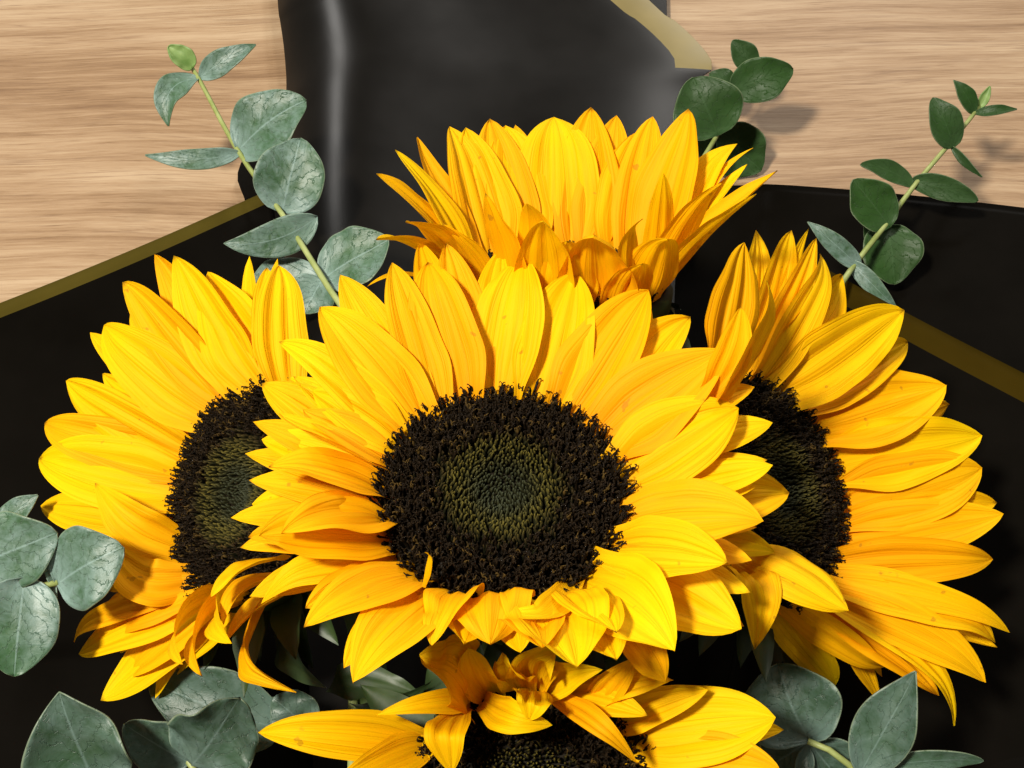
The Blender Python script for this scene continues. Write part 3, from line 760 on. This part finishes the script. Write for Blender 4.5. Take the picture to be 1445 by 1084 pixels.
# ------------------------------------------------------------------ eucalyptus
def sprig(label, stem, leaves, mat, r0=0.0017, tail=True, ends=None):
    """stem: (px, py, z) nodes from the bottom to the tip; leaves: base px, tip px, width px, z, lift of the tip (m), options"""
    end = np.array(ends if ends is not None else (TAIL + np.array([random.uniform(-.03, .03), 0, random.uniform(-.004, .01)])))
    root = empty('eucalyptus_sprig', end, label, 'eucalyptus', 'eucalyptus sprigs tucked among the sunflowers')
    pts = [at_z(*p) for p in stem]
    low = pts[0]
    pre = [end * (1 - t) + low * t + np.array([0, 0, -0.012 * math.sin(math.pi * t)]) for t in np.linspace(0, 0.92, 8)]
    P = resample(pre + pts, 40)
    vs, fs = tube(P, [r0 * (1.3 - 0.75 * i / 39) for i in range(40)], 8)
    mesh_obj('stem', vs, fs, M_EUC_STEM, root, origin=end)
    for q, lf in enumerate(leaves):
        (bx, by), (tx, ty), wpx, z, lift = lf[:5]; kw = lf[5] if len(lf) > 5 else {}
        B = at_z(bx, by, z); T = at_d(tx, ty, depth(B) - lift)
        v = T - B; l = np.linalg.norm(v); ax = v / l
        nn = nrm(-FWD + ax * (FWD @ ax)); side = rot(nrm(np.cross(ax, nn)), ax, R_(kw.get('roll', 0) + random.uniform(-18, 18)))
        n2 = np.cross(side, ax); arch = kw.get('arch', random.uniform(0.02, 0.20)); bow = kw.get('bow', 0.0)
        s0 = nrm(np.cross(ax, nn))
        P4 = [B, B + v * .33 + n2 * arch * l + s0 * bow * l, B + v * .7 + n2 * arch * l + s0 * bow * l, T]
        d = blade(P4, side, wpx * depth(B) / F, kw.get('prof', prof_round), cup=kw.get('cup', .22), ridge=0.012, ruffle=kw.get('ruffle', .06),
                  twist=R_(kw.get('twist', 0)), seed=q * 17 + int(bx), nt=34, nu=17, tipbend=kw.get('tipbend', 0))
        o = mesh_obj(kw.get('name', 'leaf'), d[0], d[1], kw.get('mat', mat), root, uv=d[2], origin=end)
        md = o.modifiers.new('thickness', 'SOLIDIFY'); md.thickness = 0.0004; md.offset = -1
PL = prof_lance
z1 = .052
sprig('waxy blue-green eucalyptus sprig leaning over the bare wood, beside the glossy black sheet',
      [(500, 470, .055), (455, 393, z1), (398, 302, z1), (335, 212, z1), (281, 112, z1), (262, 82, z1)], [
 ((281, 110), (361, 63), 36, z1, .004, dict(prof=PL)), ((281, 110), (238, 178), 44, z1, .008, dict(prof=PL, bow=.30, arch=.2)),
 ((272, 95), (238, 66), 30, z1 + .002, .004, dict(mat=M_BUD, name='bud', cup=.6)),
 ((335, 212), (432, 142), 98, z1, .008, dict(cup=.2)), ((340, 216), (205, 219), 30, z1, .006, dict(prof=PL, roll=10, bow=-.10)),
 ((398, 300), (424, 196), 100, z1 - .002, .0, dict(roll=10)), ((448, 306), (316, 343), 54, z1 + .004, .006, dict(prof=PL, bow=-.14, cup=.1, arch=.05)),
 ((455, 393), (548, 338), 96, z1 - .004, .004, dict(roll=-15)), ((455, 393), (430, 442), 74, z1 - .004, .004), ((458, 396), (500, 440), 60, z1 - .006, .0),
 ((452, 392), (345, 425), 84, z1 - .012, -.006),
], M_EUC_BLUE, ends=(-0.035, -0.292, 0.040))
z2 = .030
sprig('plain green round-leaved eucalyptus tip against wood, beside the pale gold paper edge',
      [(930, 330, .030), (985, 235, .036), (1013, 188, z2), (1033, 125, z2), (1062, 92, z2), (1066, 72, z2)], [
 ((1013, 190), (978, 110), 100, z2 + .002, .004), ((1033, 127), (1119, 98), 62, z2 + .003, .006), ((1066, 97), (1034, 57), 36, z2 + .004, .003),
 ((1036, 124), (1001, 104), 34, z2 - .004, .0), ((1013, 188), (1074, 240), 82, z2 - .012, -.006), ((1008, 192), (950, 215), 70, z2 - .014, -.006),
 ((1064, 92), (1066, 66), 9, z2, .002, dict(mat=M_BUD, name='bud', prof=PL, cup=.6)),
], M_EUC_GREEN, ends=(0.014, -0.292, 0.034))
z3 = .046
sprig('slender small-leaved eucalyptus sprig reaching over the black sheet onto the wood',
      [(1130, 470, .050), (1170, 425, .055), (1207, 372, z3), (1250, 317, z3), (1290, 262, z3), (1340, 203, z3), (1375, 160, z3), (1386, 145, z3)], [
 ((1375, 160), (1346, 113), 26, z3, .004, dict(prof=PL)), ((1375, 160), (1435, 154), 15, z3, .004, dict(prof=PL)),
 ((1382, 152), (1397, 122), 13, z3, .003, dict(mat=M_BUD, name='bud', prof=PL, cup=.6)),
 ((1346, 208), (1316, 138), 46, z3, .004, dict(roll=-15)), ((1342, 206), (1386, 250), 12, z3, .002, dict(prof=PL, roll=55)),
 ((1288, 262), (1214, 232), 28, z3, .003, dict(bow=.10)), ((1285, 256), (1380, 284), 34, z3, .004, dict(bow=-.06, roll=20)),
 ((1256, 320), (1204, 254), 66, z3, .004, dict(roll=10)), ((1252, 318), (1262, 401), 84, z3 - .006, .002), ((1252, 316), (1224, 345), 56, z3 - .012, .0),
 ((1214, 378), (1140, 313), 30, z3, .004, dict(prof=PL, mat=M_EUC_BLUE)), ((1196, 366), (1266, 436), 26, z3 + .002, .002, dict(prof=PL, mat=M_EUC_BLUE, roll=30)),
], M_EUC_GREEN, ends=(0.034, -0.290, 0.036))
sprig('waxy round eucalyptus leaves tucked under the side petals near the edge of the black sheet',
      [(-160, 930, .05), (-40, 850, .088), (72, 826, .097), (82, 822, .098)], [
 ((80, 824), (174, 772), 116, .098, .006, dict(cup=.12)), ((-40, 800), (80, 752), 112, .100, .004, dict(cup=.12)), ((34, 816), (20, 954), 112, .100, .004, dict(cup=.2)),
 ((75, 824), (68, 778), 20, .097, .0, dict(roll=30)), ((-5, 745), (53, 699), 40, .078, .0, dict(prof=PL)), ((78, 826), (74, 880), 30, .095, .0, dict(roll=40)),
], M_EUC_BLUE, ends=(-0.050, -0.290, 0.044))
sprig('broad grey-green eucalyptus leaves in front of the black paper, below the side sunflower',
      [(330, 1180, .06), (268, 1078, .074), (240, 1040, .07)], [
 ((268, 1077), (176, 1022), 84, .074, .004, dict(cup=.2)), ((270, 1080), (338, 986), 130, .078, .006, dict(ruffle=.22)),
 ((135, 1120), (84, 977), 150, .082, .008, dict(prof=PL, cup=.4, ruffle=.12)), ((398, 1030), (213, 962), 112, .055, -.004, dict(roll=10)),
 ((440, 1030), (385, 985), 70, .058, .0, dict(ruffle=.2)),
], M_EUC_GREY_SHADED, ends=(-0.040, -0.294, 0.048))
sprig('broad grey-green eucalyptus leaves below the long swept petals, on the black paper',
      [(1230, 1130, .06), (1188, 1070, .070), (1140, 1046, .072)], [
 ((1140, 1046), (1098, 938), 150, .068, -.004, dict(cup=.3, roll=-15)), ((1214, 1092), (1292, 948), 84, .078, .008, dict(prof=PL, twist=-40, cup=.3)),
 ((1240, 1084), (1388, 1074), 34, .078, .004, dict(bow=-.1)), ((1142, 1048), (1185, 1100), 90, .066, -.004), ((1138, 1048), (1080, 1085), 90, .064, -.004),
], M_EUC_GREY_SHADED, ends=(0.040, -0.294, 0.046))
